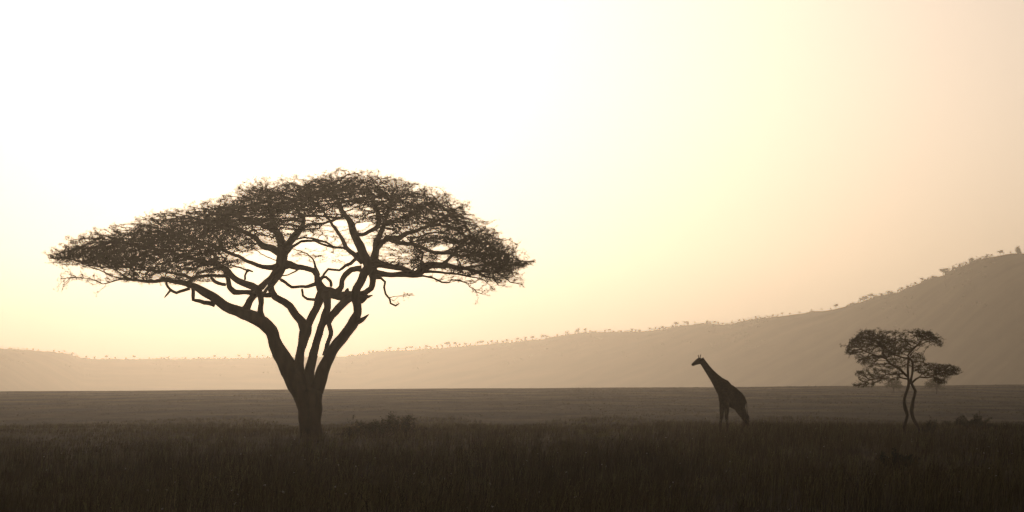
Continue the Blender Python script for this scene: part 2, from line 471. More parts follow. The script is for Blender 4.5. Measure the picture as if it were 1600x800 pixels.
def limb_points(limbs, base_d, depth_scale=1.0):
    """turn the traced limbs into 3-D polylines; a limb starts at the depth of the nearest limb already made"""
    out = []
    known = []          # (x, y, depth)
    for pts, lean, stem in limbs:
        x0, y0, _ = pts[0]
        z0 = 0.0
        if known:
            k = min(known, key=lambda q: (q[0] - x0) ** 2 + (q[1] - y0) ** 2 + (0 if q[3] == stem else 25))
            z0 = k[2]
        L = [0.0]
        for a, b in zip(pts, pts[1:]): L.append(L[-1] + math.hypot(a[0] - b[0], a[1] - b[1]))
        P, R = [], []
        for (x, y, r), l in zip(pts, L):
            t = l / L[-1]
            z = z0 + lean * depth_scale * (t ** 1.4)
            P.append(px(x, y, base_d + z)); R.append(r * (0.94 if r < 10 else 1.0) * base_d / FPX)
            known.append((x, y, z, stem))
        out.append((P, R, stem))
    return out


def interp(tab, x):
    return float(np.interp(x, [t[0] for t in tab], [t[1] for t in tab]))


def make_acacia(name, label, limbs, base_d, top, bottom, dfun, nattr, dens, step, kill, infl, tip, rmax,
                leaf_n, leaf_size, leaf_spread, x0, x1, sag, extra=None, top_noise=0.0, fringe=9.0, low=None, hub=(0, 0, 0), flat=2.0):
    root = empty(name, px(limbs[0][0][0][0], 600 + EYE * FPX / base_d, base_d))
    tag(root, label, 'tree')
    L = limb_points(limbs, base_d)
    nodes = []
    lowpts = []
    stems = {}
    for P, R, stem in L:
        P, R = refine(P, R, 0.16 * base_d / 215, 0.65)
        big = max(R) > 0.12
        if big:
            pass
        P = [p + (noise.noise_vector(p * 1.1) * 0.12 + noise.noise_vector(p * 2.7) * 0.08) * ((0.55 if R[i] < 0.14 else 0.36) * (1.0 if base_d < 220 else 0.4)) * base_d / 215 if 0 < i < len(P) - 1 else p for i, p in enumerate(P)]
        stems.setdefault(stem, Tubes()).add(P, R, sides=16 if big else 7, rough=0.15 if big else 0.3)
        for p, r in zip(P, R):
            if stem != 'trunk' and r < 0.42 * PXM / 27.9 and p.z > 5.5 * (1 if base_d < 216 and name.startswith('umb') else 0.45):
                xx, yy = 800 + p.x * FPX / p.y, 600 - (p.z - EYE) * FPX / base_d
                if low and low(xx, yy, r * FPX / base_d): lowpts.append((p, r)); continue
                nodes.append(p)
    for s, tb in stems.items():
        inv = root.location
        tb.v = [p - inv for p in tb.v]
        tb.build('trunk' if s == 'trunk' else 'limb', M_bark, root)
    # attractors
    A = []
    tries = 0
    while len(A) < nattr and tries < nattr * 80:
        tries += 1
        x = rnd.uniform(x0, x1)
        D = dfun(x)
        z = rnd.uniform(-1, 1)
        if rnd.random() > math.sqrt(max(0, 1 - z * z)): continue
        yt = interp(top, x) + (2.5 if fringe > 8 else 0) + top_noise * (noise.noise(Vector((x * 0.045, 1.7, z * 1.2))) + 0.6 * noise.noise(Vector((x * 0.13, 5.7, z * 2)))) + sag * z * z * min(1, D / 6)
        yb = interp(bottom, x)
        if yb <= yt: continue
        f = rnd.random() ** 1.25
        yb += top_noise * 0.6 * noise.noise(Vector((x * 0.06, 3.7, z * 2)))
        y = yt + (yb - yt) * f
        fr = rnd.random()
        if fr < 0.055: f = 0.0; y = yt - rnd.random() ** 2 * fringe
        elif fr < 0.08: f = 0.5; y = yb + rnd.random() ** 2 * fringe * 0.7
        if fr < 0.08: x += rnd.gauss(0, 1) * fringe * 0.8
        p = px(x, y, base_d + z * D)
        nn = noise.noise(Vector((p.x * 0.42, p.y * 0.22, p.z * 1.9))) * 0.6 + noise.noise(Vector((p.x * 1.3, p.y * 0.7, p.z * 4.5))) * 0.4
        if nn < dens(x, y, f, z): continue
        A.append(tuple(p))
    if extra: A += extra
    pos, par = colonise(nodes, A, step, kill, infl, 130, wander=0.26, up=0.05, hub=hub, outw=0.35, flat=flat)
    tw = Tubes()
    r, kids = build_twigs(pos, par, len(nodes), tip, 2.25, tw, rmax)
    spr = []
    for p, q in lowpts:
        for _ in range(2 if q < 0.06 else 1):
            if rnd.random() < (0.85 if 590 < 800 + p.x * FPX / p.y < 660 else 0.4): continue
            o_ = p - Vector((px(530, 430, base_d)))
            dv = Vector((math.copysign(1, o_.x) * rnd.uniform(.2, 1.0), rnd.uniform(-.6, .6), rnd.uniform(-.35, .55))).normalized()
            ln = rnd.uniform(.25, 1.0)
            cur = p.copy(); pts_ = [cur.copy()]
            for k in range(6):
                dv = (dv + Vector([rnd.gauss(0, .22) for _ in range(3)])).normalized()
                cur = cur + dv * ln / 6; pts_.append(cur.copy())
                if k > 0:
                    d2 = (dv + Vector([rnd.gauss(0, .6) for _ in range(3)])).normalized() * ln * rnd.uniform(.12, .35)
                    tw.add([cur, cur + d2 * .5, cur + d2], [.009, .007, .005], 3, close=False)
                    spr += [tuple(cur + d2 * t_) for t_ in (.5, 1.0)]
            tw.add(pts_, [.016 - .0018 * k for k in range(7)], 3, close=False)
    inv = root.location
    tw.v = [Vector(p) - inv for p in tw.v]
    tw.build('twigs', M_twig, root)
    fine = [i for i in range(len(nodes), len(pos)) if r[i] < tip * 2.3]
    fp = pos[fine] - np.array(inv)
    if spr: fp = np.concatenate([fp, np.array(spr) - np.array(inv)])
    cen = np.repeat(fp, leaf_n, axis=0)
    off = rng.normal(size=cen.shape) * leaf_spread
    off[:, 2] = off[:, 2] * 0.7 + leaf_spread * 0.35
    v, f = leaf_tris(cen + off, leaf_size, flat=0.8)
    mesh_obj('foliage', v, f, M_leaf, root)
    print(name, 'attractors', len(A), 'nodes', len(pos), 'leaves', len(f))
    return root


TOP = [(78, 403), (95, 391), (120, 381), (150, 369), (180, 359), (210, 354), (240, 345), (270, 336), (300, 331), (330, 320), (350, 313),
       (370, 305), (385, 291), (400, 287), (430, 289), (460, 287), (490, 281), (510, 274), (540, 271), (570, 274), (600, 277), (630, 287),
       (650, 293), (680, 303), (700, 314), (725, 328), (730, 346), (745, 354), (770, 365), (785, 380), (800, 393), (825, 406), (832, 412)]
BOT = [(78, 405), (110, 409), (140, 411), (165, 414), (185, 432), (260, 436), (300, 438), (340, 428), (365, 412), (390, 392), (430, 380), (460, 368), (500, 362),
       (530, 375), (560, 392), (600, 412), (640, 416), (680, 414), (720, 428), (760, 434), (800, 430), (825, 416), (832, 414)]


def big_depth(x):
    u = (x - 452) / 382
    return 1.0 + 9.0 * math.sqrt(max(0, 1 - u * u))


def big_dens(x, y, f, z):
    t = -0.33 + 0.5 * f                       # thinner downwards
    t -= 0.14 * smooth(400, 330, x) * smooth(120, 200, x)   # left lobe is close-leaved
    if 500 < x < 760 and f > 0.2: t += 0.12
    if 530 < x < 650 and 300 < y < 335: t += 0.08
    if 640 < x < 800 and 370 < y < 425: t -= 0.2
    t += 0.13 * math.exp(-(((x - 495) / 60) ** 2 + ((y - 368) / 34) ** 2))
    t += 0.35 * math.exp(-(((x - 555) / 26) ** 2 + ((y - 352) / 14) ** 2)) * 0.5
    return t


# sparse tip sprays below the crown
EXTRA = []
for (xa, ya, xb, yb, n) in [(455, 392, 530, 412, 60)]:
    for _ in range(n):
        EXTRA.append(tuple(px(rnd.uniform(xa, xb), rnd.uniform(ya, yb), BIG_D + (rnd.uniform(1.1, 1.9) if xa < 300 else rnd.uniform(-2.2, .6)))))
# loose sprigs that stand out of the crown's upper outline
for _ in range(90):
    x = rnd.uniform(85, 828); z = rnd.uniform(-.35, .35)
    y = interp(TOP, x) - rnd.uniform(-2, 3)
    ax = rnd.uniform(-7, 7)
    for k in range(9):
        EXTRA.append(tuple(px(x + ax * k / 9 + rnd.uniform(-3.5, 3.5), y - rnd.uniform(0, 8), BIG_D + z * big_depth(x) + rnd.uniform(-.3, .3))))

big = make_acacia('umbrella_acacia', 'huge spreading umbrella acacia with a broad flat crown on forked stems', LIMBS, BIG_D, TOP, BOT,
                  big_depth, 44000, big_dens, 0.17, 0.17, 2.2, 0.009, 0.07, 3, 0.068, 0.06, 80, 831, 46, EXTRA, 13.0, 11.0, lambda x, y, r: (x < 190 and y > 428) or (x > 655 and y > 431) or (590 < x < 660 and y > 434), px(510, 440, BIG_D), 2.1)

# ---- the small acacia on the right
SM_D = 224.0
SL = [
    ([(1413, 684, 2.8), (1413, 668, 2.4), (1415, 660, 2.6), (1417.5, 649, 2.6), (1414.3, 637.5, 2.9), (1413, 627, 2.5), (1415, 615, 2.4), (1419, 602, 2.4), (1420.5, 594, 2.6)], 0, 'trunk'),
    ([(1437, 682, 2.0), (1435, 667, 2.2), (1432, 663, 2.5), (1426, 652, 2.7), (1423.5, 642, 3.1), (1425.5, 631, 3), (1428, 619, 2.6), (1430, 611, 2.5), (1426, 603, 2.3), (1422, 595, 2.3)], 0.1, 'trunk'),
    ([(1420, 596, 2.5), (1418.6, 588, 2), (1418, 578, 1.9), (1419, 566, 1.8), (1421, 560, 1.7), (1418, 555, 1.4), (1425, 547, 1.5), (1434, 539, 1.3), (1441, 532, 1), (1452, 530, .7)], -0.4, 'upper'),
    ([(1423, 597, 2), (1425.5, 580, 2), (1426, 567, 1.9), (1422, 560, 1.6), (1410, 558.5, 1.3), (1398, 555, 1), (1385, 545, .8), (1375, 536, .6)], 0.8, 'upper'),
    ([(1417.5, 588, 2.2), (1412, 583, 2.1), (1405, 576, 2.1), (1392, 569, 1.9), (1384, 560.5, 1.7), (1375, 557.5, 1.3), (1364, 554, 1), (1350, 548, .7), (1336, 540, .5)], -0.6, 'left'),
    ([(1384, 560.5, 1.2), (1380, 551, 1), (1381, 540, .8), (1378, 528, .6)], 0.7, 'left'),
    ([(1418, 592, 1.4), (1406, 589.5, 1.1), (1404, 584, 1), (1397, 585, 1), (1385, 585, 1), (1375, 591, .9), (1358, 594, .8), (1350, 600, .6)], -0.3, 'left'),
    ([(1424, 599, 1.9), (1431, 592.5, 1.6), (1437, 589, 1.3), (1450, 590, 1), (1462, 585, .8), (1480, 582, .6)], 0.3, 'right'),
    ([(1426.5, 566, 1.3), (1436, 564, 1), (1446, 568, 1), (1458, 574, .8), (1470, 576, .6), (1490, 580, .4)], -0.5, 'right'),
    ([(1425, 576, 1.2), (1434, 572, .9), (1440, 582, .8), (1446, 588, .7)], 0.3, 'right'),
]
STOP = [(1322, 546), (1330, 532), (1345, 522), (1360, 519), (1400, 518), (1415, 521), (1430, 519), (1452, 520), (1474, 540),
        (1476, 566), (1490, 572), (1503, 582)]
SBOT = [(1322, 552), (1335, 562), (1350, 562), (1400, 556), (1430, 545), (1450, 541), (1474, 542), (1476, 588), (1490, 592), (1503, 584)]


def sm_depth(x):
    u = (x - 1410) / 95
    return 0.4 + 2.4 * math.sqrt(max(0, 1 - u * u))


def sm_dens(x, y, f, z):
    return -0.03 + 0.1 * f - 0.42 * math.exp(-(((x - 1390) / 30) ** 2 + ((y - 541) / 11) ** 2))


SEX = []
for (xc, yc, rx_, ry_, n) in [(1462, 578, 34, 10, 620), (1480, 580, 22, 9, 260), (1375, 585, 38, 14, 330), (1350, 601, 20, 5, 80), (1400, 570, 20, 10, 140),
                              (1432, 562, 14, 12, 150), (1358, 566, 18, 8, 130), (1470, 594, 12, 7, 90)]:
    for _ in range(int(n * 1.5)):
        a = rnd.uniform(0, 2 * PI); q = math.sqrt(rnd.random())
        zz = rnd.uniform(-1.6, 1.6)
        SEX.append(tuple(px(xc + rx_ * q * math.cos(a), yc + ry_ * q * math.sin(a), SM_D + zz)))
small = make_acacia('small_acacia', 'small two-stemmed acacia with ragged tiered crown standing right of the giraffe', SL, SM_D, STOP, SBOT, sm_depth, 4200, sm_dens, 0.11,
                    0.12, 0.75, 0.008, 0.026, 3, 0.06, 0.05, 1323, 1472, 10, SEX, 5.0, 6.0, None, px(1421, 590, SM_D), 1.6)


# ------------------------------------------------------------------ far small trees and ridge trees
def far_tree_mesh(kind, seed):
    """1 m tall unit tree, foot at the origin; one mesh as it shows only a few pixels"""
    r = random.Random(seed)
    tb = Tubes()
    tb.add([(0, 0, -0.06), (r.uniform(-.03, .03), 0, 0.3), (r.uniform(-.07, .07), 0.0, 0.62)], [0.055, 0.045, 0.03], 5)
    for k in range(5):
        a = r.uniform(0, 2 * PI)
        w = 0.5 if kind == 'flat' else 0.28
        tb.add([(0, 0, 0.35 + 0.05 * k), (math.cos(a) * w * .5, math.sin(a) * w * .5, 0.62), (math.cos(a) * w, math.sin(a) * w, 0.82)], [0.02, 0.014, 0.006], 4)
    pts = []
    for k in range(9 if kind != 'spindly' else 4):
        if kind == 'flat':
            c = (r.uniform(-.36, .36), r.uniform(-.36, .36), r.uniform(.55, .86)); s = (.17, .17, .10)
        elif kind == 'round':
            c = (r.uniform(-.24, .24), r.uniform(-.24, .24), r.uniform(.2, .85)); s = (.16, .16, .13)
        else:
            c = (r.uniform(-.2, .2), r.uniform(-.2, .2), r.uniform(.55, .92)); s = (.11, .11, .06)
        for _ in range(34):
            pts.append([c[i] + max(-1.4, min(1.4, r.gauss(0, 1))) * s[i] * 0.7 for i in range(3)])
    v, f = leaf_tris(pts, 0.16, flat=0.7)
    n = tb.n
    V = np.concatenate([np.array([tuple(p) for p in tb.v]), v])
    q = np.array([x for x in tb.f if x[2] != x[3]]).reshape(-1, 4)
    t = np.array([x[:3] for x in tb.f if x[2] == x[3]]).reshape(-1, 3)
    return V, [np.concatenate([q, f + n]), t]


KINDS_ = {'flat': 'flat-topped', 'round': 'round-crowned', 'spindly': 'spindly'}
proto = {}
for kd_ in KINDS_:
    for s_ in range(3):
        Vv, Ff = far_tree_mesh(kd_, hash((len(kd_), s_)) % 9973)
        me_o = mesh_obj('ridge_tree', Vv, Ff, M_far)
        proto[(kd_, s_)] = me_o.data
        bpy.data.objects.remove(me_o)

RT = [(42, 5, 's'), (52, 5, 'r'), (60, 4, 'r'), (84, 5, 'r'), (92, 4, 'f'), (100, 7, 's'), (113, 5, 'r'), (135, 5, 'r'), (148, 5, 'r'), (166, 7, 'f'), (180, 5, 'r'),
      (197, 4, 'r'), (209.5, 7, 'f'), (233, 4, 'r'), (252, 5, 's'), (263, 5, 'r'), (290, 4, 'r'), (310, 4, 'r'), (336, 7, 'f'), (352, 4, 'r'), (373, 7, 'f'), (390, 8, 'r'),
      (402, 5, 'r'), (411, 7, 's'), (418, 4, 'r'), (462, 5, 'r'), (568, 6, 's'), (577, 6, 'r'), (583, 5, 'r'), (609, 7, 'f'), (623, 6, 'f'), (629, 5, 's'), (635, 7, 'f'),
      (643, 8, 'f'), (650, 5, 's'), (656, 7, 's'), (666, 8, 'r'), (672, 5, 'f'), (683, 6, 'r'), (691, 7, 'r'), (699, 11, 'f'), (703, 7, 's'), (712, 9, 'f'), (718, 6, 'r'),
      (727, 7, 'f'), (735, 5, 'r'), (746, 7, 'f'), (753, 8, 'f'), (762, 5, 'r'), (768, 7, 'f'), (777, 6, 'r'), (785, 5, 'f'), (793, 7, 'f'), (800, 5, 'r'), (808, 8, 'f'), (814, 6, 's'),
      (821, 8, 'r'), (832, 8, 'f'), (838, 5, 's'), (847, 9, 'f'), (853, 7, 'f'), (871, 5, 'r'), (886, 9, 's'), (899, 7, 's'), (903, 9, 'r'), (914, 8, 'f'), (922, 5, 'r'),
      (931, 4, 'r'), (946, 5, 'f'), (952, 6, 'f'), (958, 4, 's'), (971, 4, 'r'), (988, 6, 'f'), (993, 6, 's'), (1000, 5, 'r'), (1015, 8, 's'), (1024, 8, 's'), (1031, 5, 'f'),
      (1036, 7, 'f'), (1041, 5, 'f'), (1051, 6, 'r'), (1056, 10, 'f'), (1069, 9, 's'), (1074, 7, 'r'), (1086, 6, 's'), (1105, 7, 'r'), (1116, 6, 'f'), (1122, 5, 'r'), (1130, 4, 'r'),
      (1155, 6, 'f'), (1162, 5, 'r'), (1181, 6, 'r'), (1187, 4, 'f'), (1195, 4, 's'), (1208, 5, 'f'), (1222.5, 8, 's'), (1234, 4, 'r'), (1249, 4, 'f'), (1284, 6, 's'), (1298, 4, 'r'), (1306, 9, 'f'), (1329, 4, 'r'),
      (1345, 7, 'f'), (1351, 9, 'f'), (1360, 9, 'f'), (1365, 6, 's'), (1378, 6, 's'), (1387.5, 7, 'f'), (1392, 4, 'r'), (1410, 8, 's'), (1418, 5, 'r'), (1430, 6, 'r'), (1441, 8, 'f'),
      (1457, 5, 'f'), (1474, 12, 'f'), (1479, 11, 'r'), (1499, 6, 'r'), (1517.5, 10, 'r'), (1531, 4, 'r'), (1549, 5, 'f'), (1563, 10, 'f'), (1568, 5, 's'), (1579, 4, 'r'), (1590, 13, 'r'),
      (-12, 6, 'f'), (1612, 7, 'f')]
SECT = [(-50, 125, "on the low rise at the photo's far left"), (125, 480, "on the low ridge left of the big acacia's trunk"),
        (480, 700, 'on the ridge just right of the big acacia trunk'), (700, 860, "on the ridge under the big acacia's right end"),
        (860, 1020, 'on the ridge halfway between big acacia and giraffe'), (1020, 1100, "on the ridge up above the giraffe's head"),
        (1100, 1320, 'on the slope between giraffe and small acacia'), (1320, 1500, 'on the slope above the small acacia'), (1500, 1700, 'on the crest of the high hill')]
ORD = ['first', 'second', 'third', 'fourth', 'fifth', 'sixth', 'seventh', 'eighth', 'ninth', 'tenth', 'eleventh', 'twelfth', 'thirteenth']
KEY = {'f': 'flat', 'r': 'round', 's': 'spindly'}
for a, b, where in SECT:
    sec = sorted([t for t in RT if a <= t[0] < b])
    for k_ in 'frs':
        mem = [t for t in sec if t[2] == k_]
        for i, (x, hpx, _) in enumerate(mem):
            d = ridge_d(x) - 4
            foot = px(x, ridge_y(x) + 0.6, d)
            hh = (hpx * 0.88 + 0.7) * d / FPX
            me = proto[(KEY[k_], rnd.randrange(3))]
            o = bpy.data.objects.new('ridge_tree', me)
            C.objects.link(o)
            o.location = foot; o.rotation_euler = (0, 0, rnd.uniform(0, 6.28)); o.scale = (hh * rnd.uniform(.9, 1.25), hh, hh)
            pre = (ORD[i] + ' ' if len(mem) > 1 else 'only ')
            tag(o, f'{pre}{KINDS_[KEY[k_]]} tiny tree{" from left" if len(mem) > 1 else ""} {where}', 'tree', 'tiny hazy trees along the far ridge')

# low scrub fringe that roughens the ridge line
pts = []
for _ in range(12000):
    x = rnd.uniform(-60, 1660)
    if noise.noise(Vector((x * 0.05, 7.7, 0))) < (-0.25 if x < 1150 else 0.0): continue
    d = ridge_d(x) + rnd.uniform(-60, 5)
    p = px(x, ridge_y(x), ridge_d(x))
    pts.append((p.x * d / ridge_d(x), d, p.z * 1.0 + (d - ridge_d(x)) * 0.02 - 0.3 + rnd.uniform(-0.5, 2.1) * (0.25 + 2.6 * max(0, noise.noise(Vector((x * 0.17, 1.1, 0))))) ))
for _ in range(900):                                   # bushes scattered down the face
    x = rnd.uniform(-80, 1680)
    if noise.noise(Vector((x * 0.02, 1.7, 3))) < -0.15: continue
    s_ = -rnd.random() ** 1.5 * 420 - 10
    d0 = ridge_d(x); k = (1 - smooth(0, 900, -s_)) ** 0.8
    p = px(x, ridge_y(x), d0)
    zz = min(-21 + (p.z + 21) * k, p.z + s_ / d0 * (p.z - EYE))
    for _k in range(9):
        pts.append((p.x * (d0 + s_) / d0 + rnd.gauss(0, 2.2), d0 + s_ + rnd.gauss(0, 1.5), zz + rnd.uniform(-.3, 2.0)))
v, f = leaf_tris(pts, 1.5, flat=0.6)
o = mesh_obj('scrub', v, f, M_far)
tag(o, 'low bush scrub fringing the crest and face of the hills', 'scrub', kind='stuff')


# two hazy trees standing far behind the small acacia
def mid_tree(x, yfoot, ytop, w, d, label, seed):
    r = random.Random(seed)
    foot = px(x, yfoot, d); foot.z = ground_z(foot.x, d) - 0.05
    H = px(x, ytop, d).z - foot.z
    W = w * d / FPX / 2
    root = empty('distant_tree', foot)
    tag(root, label, 'tree', 'hazy trees on the plain behind the small acacia')
    tb = Tubes()
    tb.add([(0, 0, -0.1), (0.1, 0, H * .3), (-0.05, 0, H * .55)], [.11, .09, .07], 6)
    for k in range(9):
        a = r.uniform(0, 6.28); q = r.uniform(.4, .95)
        tb.add([(0, 0, H * r.uniform(.25, .5)), (math.cos(a) * W * q * .5, math.sin(a) * W * q * .5, H * .62), (math.cos(a) * W * q, math.sin(a) * W * q, H * .8)], [.05, .035, .015], 4)
    tb.build('trunk', M_bark, root)
    P = []
    for k in range(30):
        a = r.uniform(0, 6.28); q = math.sqrt(r.random()) * .8
        c = (math.cos(a) * W * q, math.sin(a) * W * q, H * (0.9 - 0.33 * q - r.random() * .32))
        for _ in range(70): P.append([c[0] + r.gauss(0, W * .16), c[1] + r.gauss(0, W * .16), c[2] + r.gauss(0, H * .05)])
    v, f = leaf_tris(P, 0.16)
    mesh_obj('crown', v, f, M_leaf, root)


mid_tree(1463, 612, 586, 36, 640, 'small hazy tree seen far behind the right side of the small acacia', 3)
mid_tree(1396, 610, 588, 30, 660, 'small hazy tree seen far behind the left side of the small acacia', 5)


# ------------------------------------------------------------------ shrubs
def shrub(x, d, w_px, h_px, label, seed, nstem=26, leaves=26, group=None, low=False):
    r = random.Random(seed)
    foot = px(x, 640, d); foot.z = ground_z(foot.x, d) - 0.03
    root = empty('shrub', foot)
    tag(root, label, 'shrub', group)
    W = w_px * d / FPX / 2; H = h_px * d / FPX
    tb = Tubes(); P = []
    for k in range(nstem):
        a = r.uniform(0, 2 * PI); q = r.random()
        hh = H * (1 - 0.3 * q) * (0.45 + 0.75 * abs(noise.noise(Vector((math.cos(a) * q * 2.2, seed * 3.1, math.sin(a) * q)))) * 2) * r.uniform(.6, 1.0)
        pts = [Vector((math.cos(a) * W * q * .35, math.sin(a) * W * q * .3, -0.02))]
        tipv = Vector((math.cos(a) * W * q, math.sin(a) * W * q * .8, hh))
        n = 7
        for i in range(1, n + 1):
            t = i / n
            p = pts[0].lerp(tipv, t) + Vector((0, 0, 0.12 * H * math.sin(PI * t))) + Vector([r.gauss(0, .03 * H) for _ in range(3)])
            pts.append(p)
        tb.add(pts, [0.018 * (1 - .8 * i / n) for i in range(n + 1)], 3)
        for i in range(2, n + 1):
            for b in range(2):
                dirv = Vector((r.gauss(0, 1), r.gauss(0, 1), r.uniform(.2, 1.4))).normalized() * H * r.uniform(.10, .24)
                tb.add([pts[i], pts[i] + dirv * .5 + Vector((0, 0, .01)), pts[i] + dirv], [.007, .005, .003], 3, close=False)
                for _ in range(leaves // 3):
                    t = r.uniform(.2, 1.05)
                    P.append(pts[i] + dirv * t + Vector([r.gauss(0, .028) for _ in range(3)]))
    tb.build('stems', M_twig, root)
    v, f = leaf_tris([tuple(p) for p in P], 0.06)
    mesh_obj('foliage', v, f, M_shrub, root)


shrub(588, 213, 104, 38, 'dark bushy shrub in the grass right of the big acacia trunk', 1, 80, 30)
shrub(634, 212, 60, 44, 'thin open shrub with upright sprigs, right beside the darker shrub', 2, 26, 16)
shrub(548, 213, 56, 18, 'low scrub growing between the big acacia trunk and bushy shrub', 3, 30, 16)
shrub(1451, 224, 40, 30, 'small ragged shrub at the foot of the small acacia', 4, 22, 18)
shrub(1523, 262, 72, 23, 'wide low dark shrub right of the small acacia', 5, 60, 30)
shrub(1495, 290, 50, 15, 'faint low shrub behind the wide dark shrub on the right', 8, 26, 18)
shrub(1404, 138, 80, 27, 'dark low bush sunk in foreground grass below the small acacia', 6, 50, 26)

# ------------------------------------------------------------------ giraffe
M_gir = bpy.data.materials.new('giraffe_coat'); M_gir.use_nodes = True
t = M_gir.node_tree
bs = t.nodes['Principled BSDF']; bs.inputs['Roughness'].default_value = 0.9; bs.inputs['Specular IOR Level'].default_value = 0.1
vo = t.nodes.new('ShaderNodeTexVoronoi'); vo.feature = 'DISTANCE_TO_EDGE'; vo.inputs['Scale'].default_value = 4.5
tc = t.nodes.new('ShaderNodeTexCoord'); t.links.new(tc.outputs['Object'], vo.inputs['Vector'])
cr = t.nodes.new('ShaderNodeValToRGB'); cr.color_ramp.elements[0].position = 0.04; cr.color_ramp.elements[0].color = (0.055, 0.035, 0.015, 1)
cr.color_ramp.elements[1].position = 0.09; cr.color_ramp.elements[1].color = (0.035, 0.021, 0.009, 1)
t.links.new(vo.outputs['Distance'], cr.inputs[0]); t.links.new(cr.outputs[0], bs.inputs['Base Color'])
M_dark = material('giraffe_hair', (0.03, 0.02, 0.012), (0.06, 0.04, 0.025), 8)

GD = 220.0
S = GD / FPX


def gp(x, y, z=0.0):
    """point of the giraffe: photo pixel plus depth in metres (negative = towards the camera)"""
    return px(x, y, GD + z)


gz = ground_z(px(1140, 600, GD).x, GD)
gfoot = 600 + (EYE - gz) * FPX / GD
groot = empty('giraffe', (px(1143, 600, GD).x, GD, gz))
tag(groot, 'lone giraffe walking left with outstretched neck through tall grass', 'giraffe')
gt = Tubes()


def gtube(pts, sides=14):
    P = [gp(x, y, z) - groot.location for x, y, r, z in pts]
    P2, R2 = refine(P, [r * S for x, y, r, z in pts], 0.05)
    gt.add(P2[::-1], R2[::-1], sides)
    gt.add(P2, R2, sides)


# neck and head
gtube([(1130, 607, 12.5, -.3), (1122.5, 597.5, 9.6, -.42), (1115.5, 589, 7.5, -.5), (1109, 581, 6.1, -.56), (1103, 573, 5.2, -.6), (1098.6, 567, 4.7, -.64), (1095.3, 564.2, 4.6, -.66),
       (1092, 564, 4.8, -.7), (1088.5, 565.7, 3.8, -.75), (1084.5, 568.2, 2.7, -.8), (1081.6, 570.1, 2.0, -.83)], 14)
# trunk of the body, withers to rump, the chest nearer the camera
gtube([(1127, 618, 6.0, -.45), (1131, 613, 14.0, -.38), (1137, 615.5, 15.8, -.25), (1144, 621, 15.4, 0.0), (1151, 626, 14.4, .3), (1156, 629, 12.4, .5), (1160, 631.5, 8.2, .62)], 18)
gtube([(1129, 597.5, 4.6, -.34), (1133.6, 598, 5.0, -.3), (1140, 605, 4.8, -.2), (1148, 613.5, 4.6, .05)], 10)
# chest and shoulders
gtube([(1128, 606, 8, -.4), (1127.5, 618, 5.4, -.48), (1128, 627, 4.6, -.48)], 12)
# front legs
for (kx, fx, z0, hx) in ((1127.6, 1125.6, -.28, 1129.5), (1135.2, 1136, -.62, 1133.5)):
    gtube([(hx, 614, 7.0, z0), (hx, 626, 6.0, z0), (kx + .6, 638, 4.2, z0), (kx, 647, 3.3, z0), (kx, 651, 3.2, z0), (fx, 660, 2.0, z0), (fx, 670, 1.8, z0),
           (fx, gfoot - 7, 2.1, z0), (fx - .8, gfoot - 2.5, 2.8, z0)], 10)
# hind legs: stifle forward, hock back
for (dx, fx, z0) in ((0.0, 1160.0, .32), (4.6, 1167.0, .78)):
    gtube([(1155, 626, 10.5, z0), (1154.6 + dx * .3, 635, 8.8, z0), (1157.2 + dx * .6, 643, 6.4, z0), (1160.4 + dx * .8, 650, 4.3, z0), (1163.2 + dx, 656, 3.0, z0), (1163 + dx, 660, 2.6, z0),
           (fx + 1.4, 668, 1.8, z0), (fx + .4, gfoot - 7, 2.0, z0), (fx - .8, gfoot - 2.5, 2.7, z0)], 10)
# lower jaw, ossicones, ears
gtube([(1093.5, 567, 2.0, -.7), (1088, 568.4, 1.9, -.76), (1083, 571, 1.2, -.82)], 8)
gtube([(1092.2, 560.6, 1.0, -.60), (1091.3, 556.8, .75, -.60), (1091, 554.6, .95, -.60)], 8)
gtube([(1094, 560.4, 1.0, -.78), (1094.2, 556.6, .75, -.80), (1095, 554.2, .95, -.80)], 8)
gtube([(1096.5, 561, .9, -.55), (1098.4, 559.4, 1.0, -.47), (1099.6, 558.4, .4, -.42)], 8)
gtube([(1096, 561, .9, -.82), (1097.6, 559.8, 1.0, -.92), (1098.4, 559.2, .4, -.98)], 8)
tmp = gt.build('tmp_body', M_gir, None)
md = tmp.modifiers.new('r', 'REMESH'); md.mode = 'VOXEL'; md.voxel_size = 0.022; md.use_smooth_shade = True
sm = tmp.modifiers.new('s', 'SMOOTH'); sm.iterations = 4; sm.factor = 0.5
dg = bpy.context.evaluated_depsgraph_get()
bm_ = bpy.data.meshes.new_from_object(tmp.evaluated_get(dg))
bpy.data.objects.remove(tmp)
body = bpy.data.objects.new('body', bm_)
bm_.materials.clear(); bm_.materials.append(M_gir)
C.objects.link(body); body.parent = groot
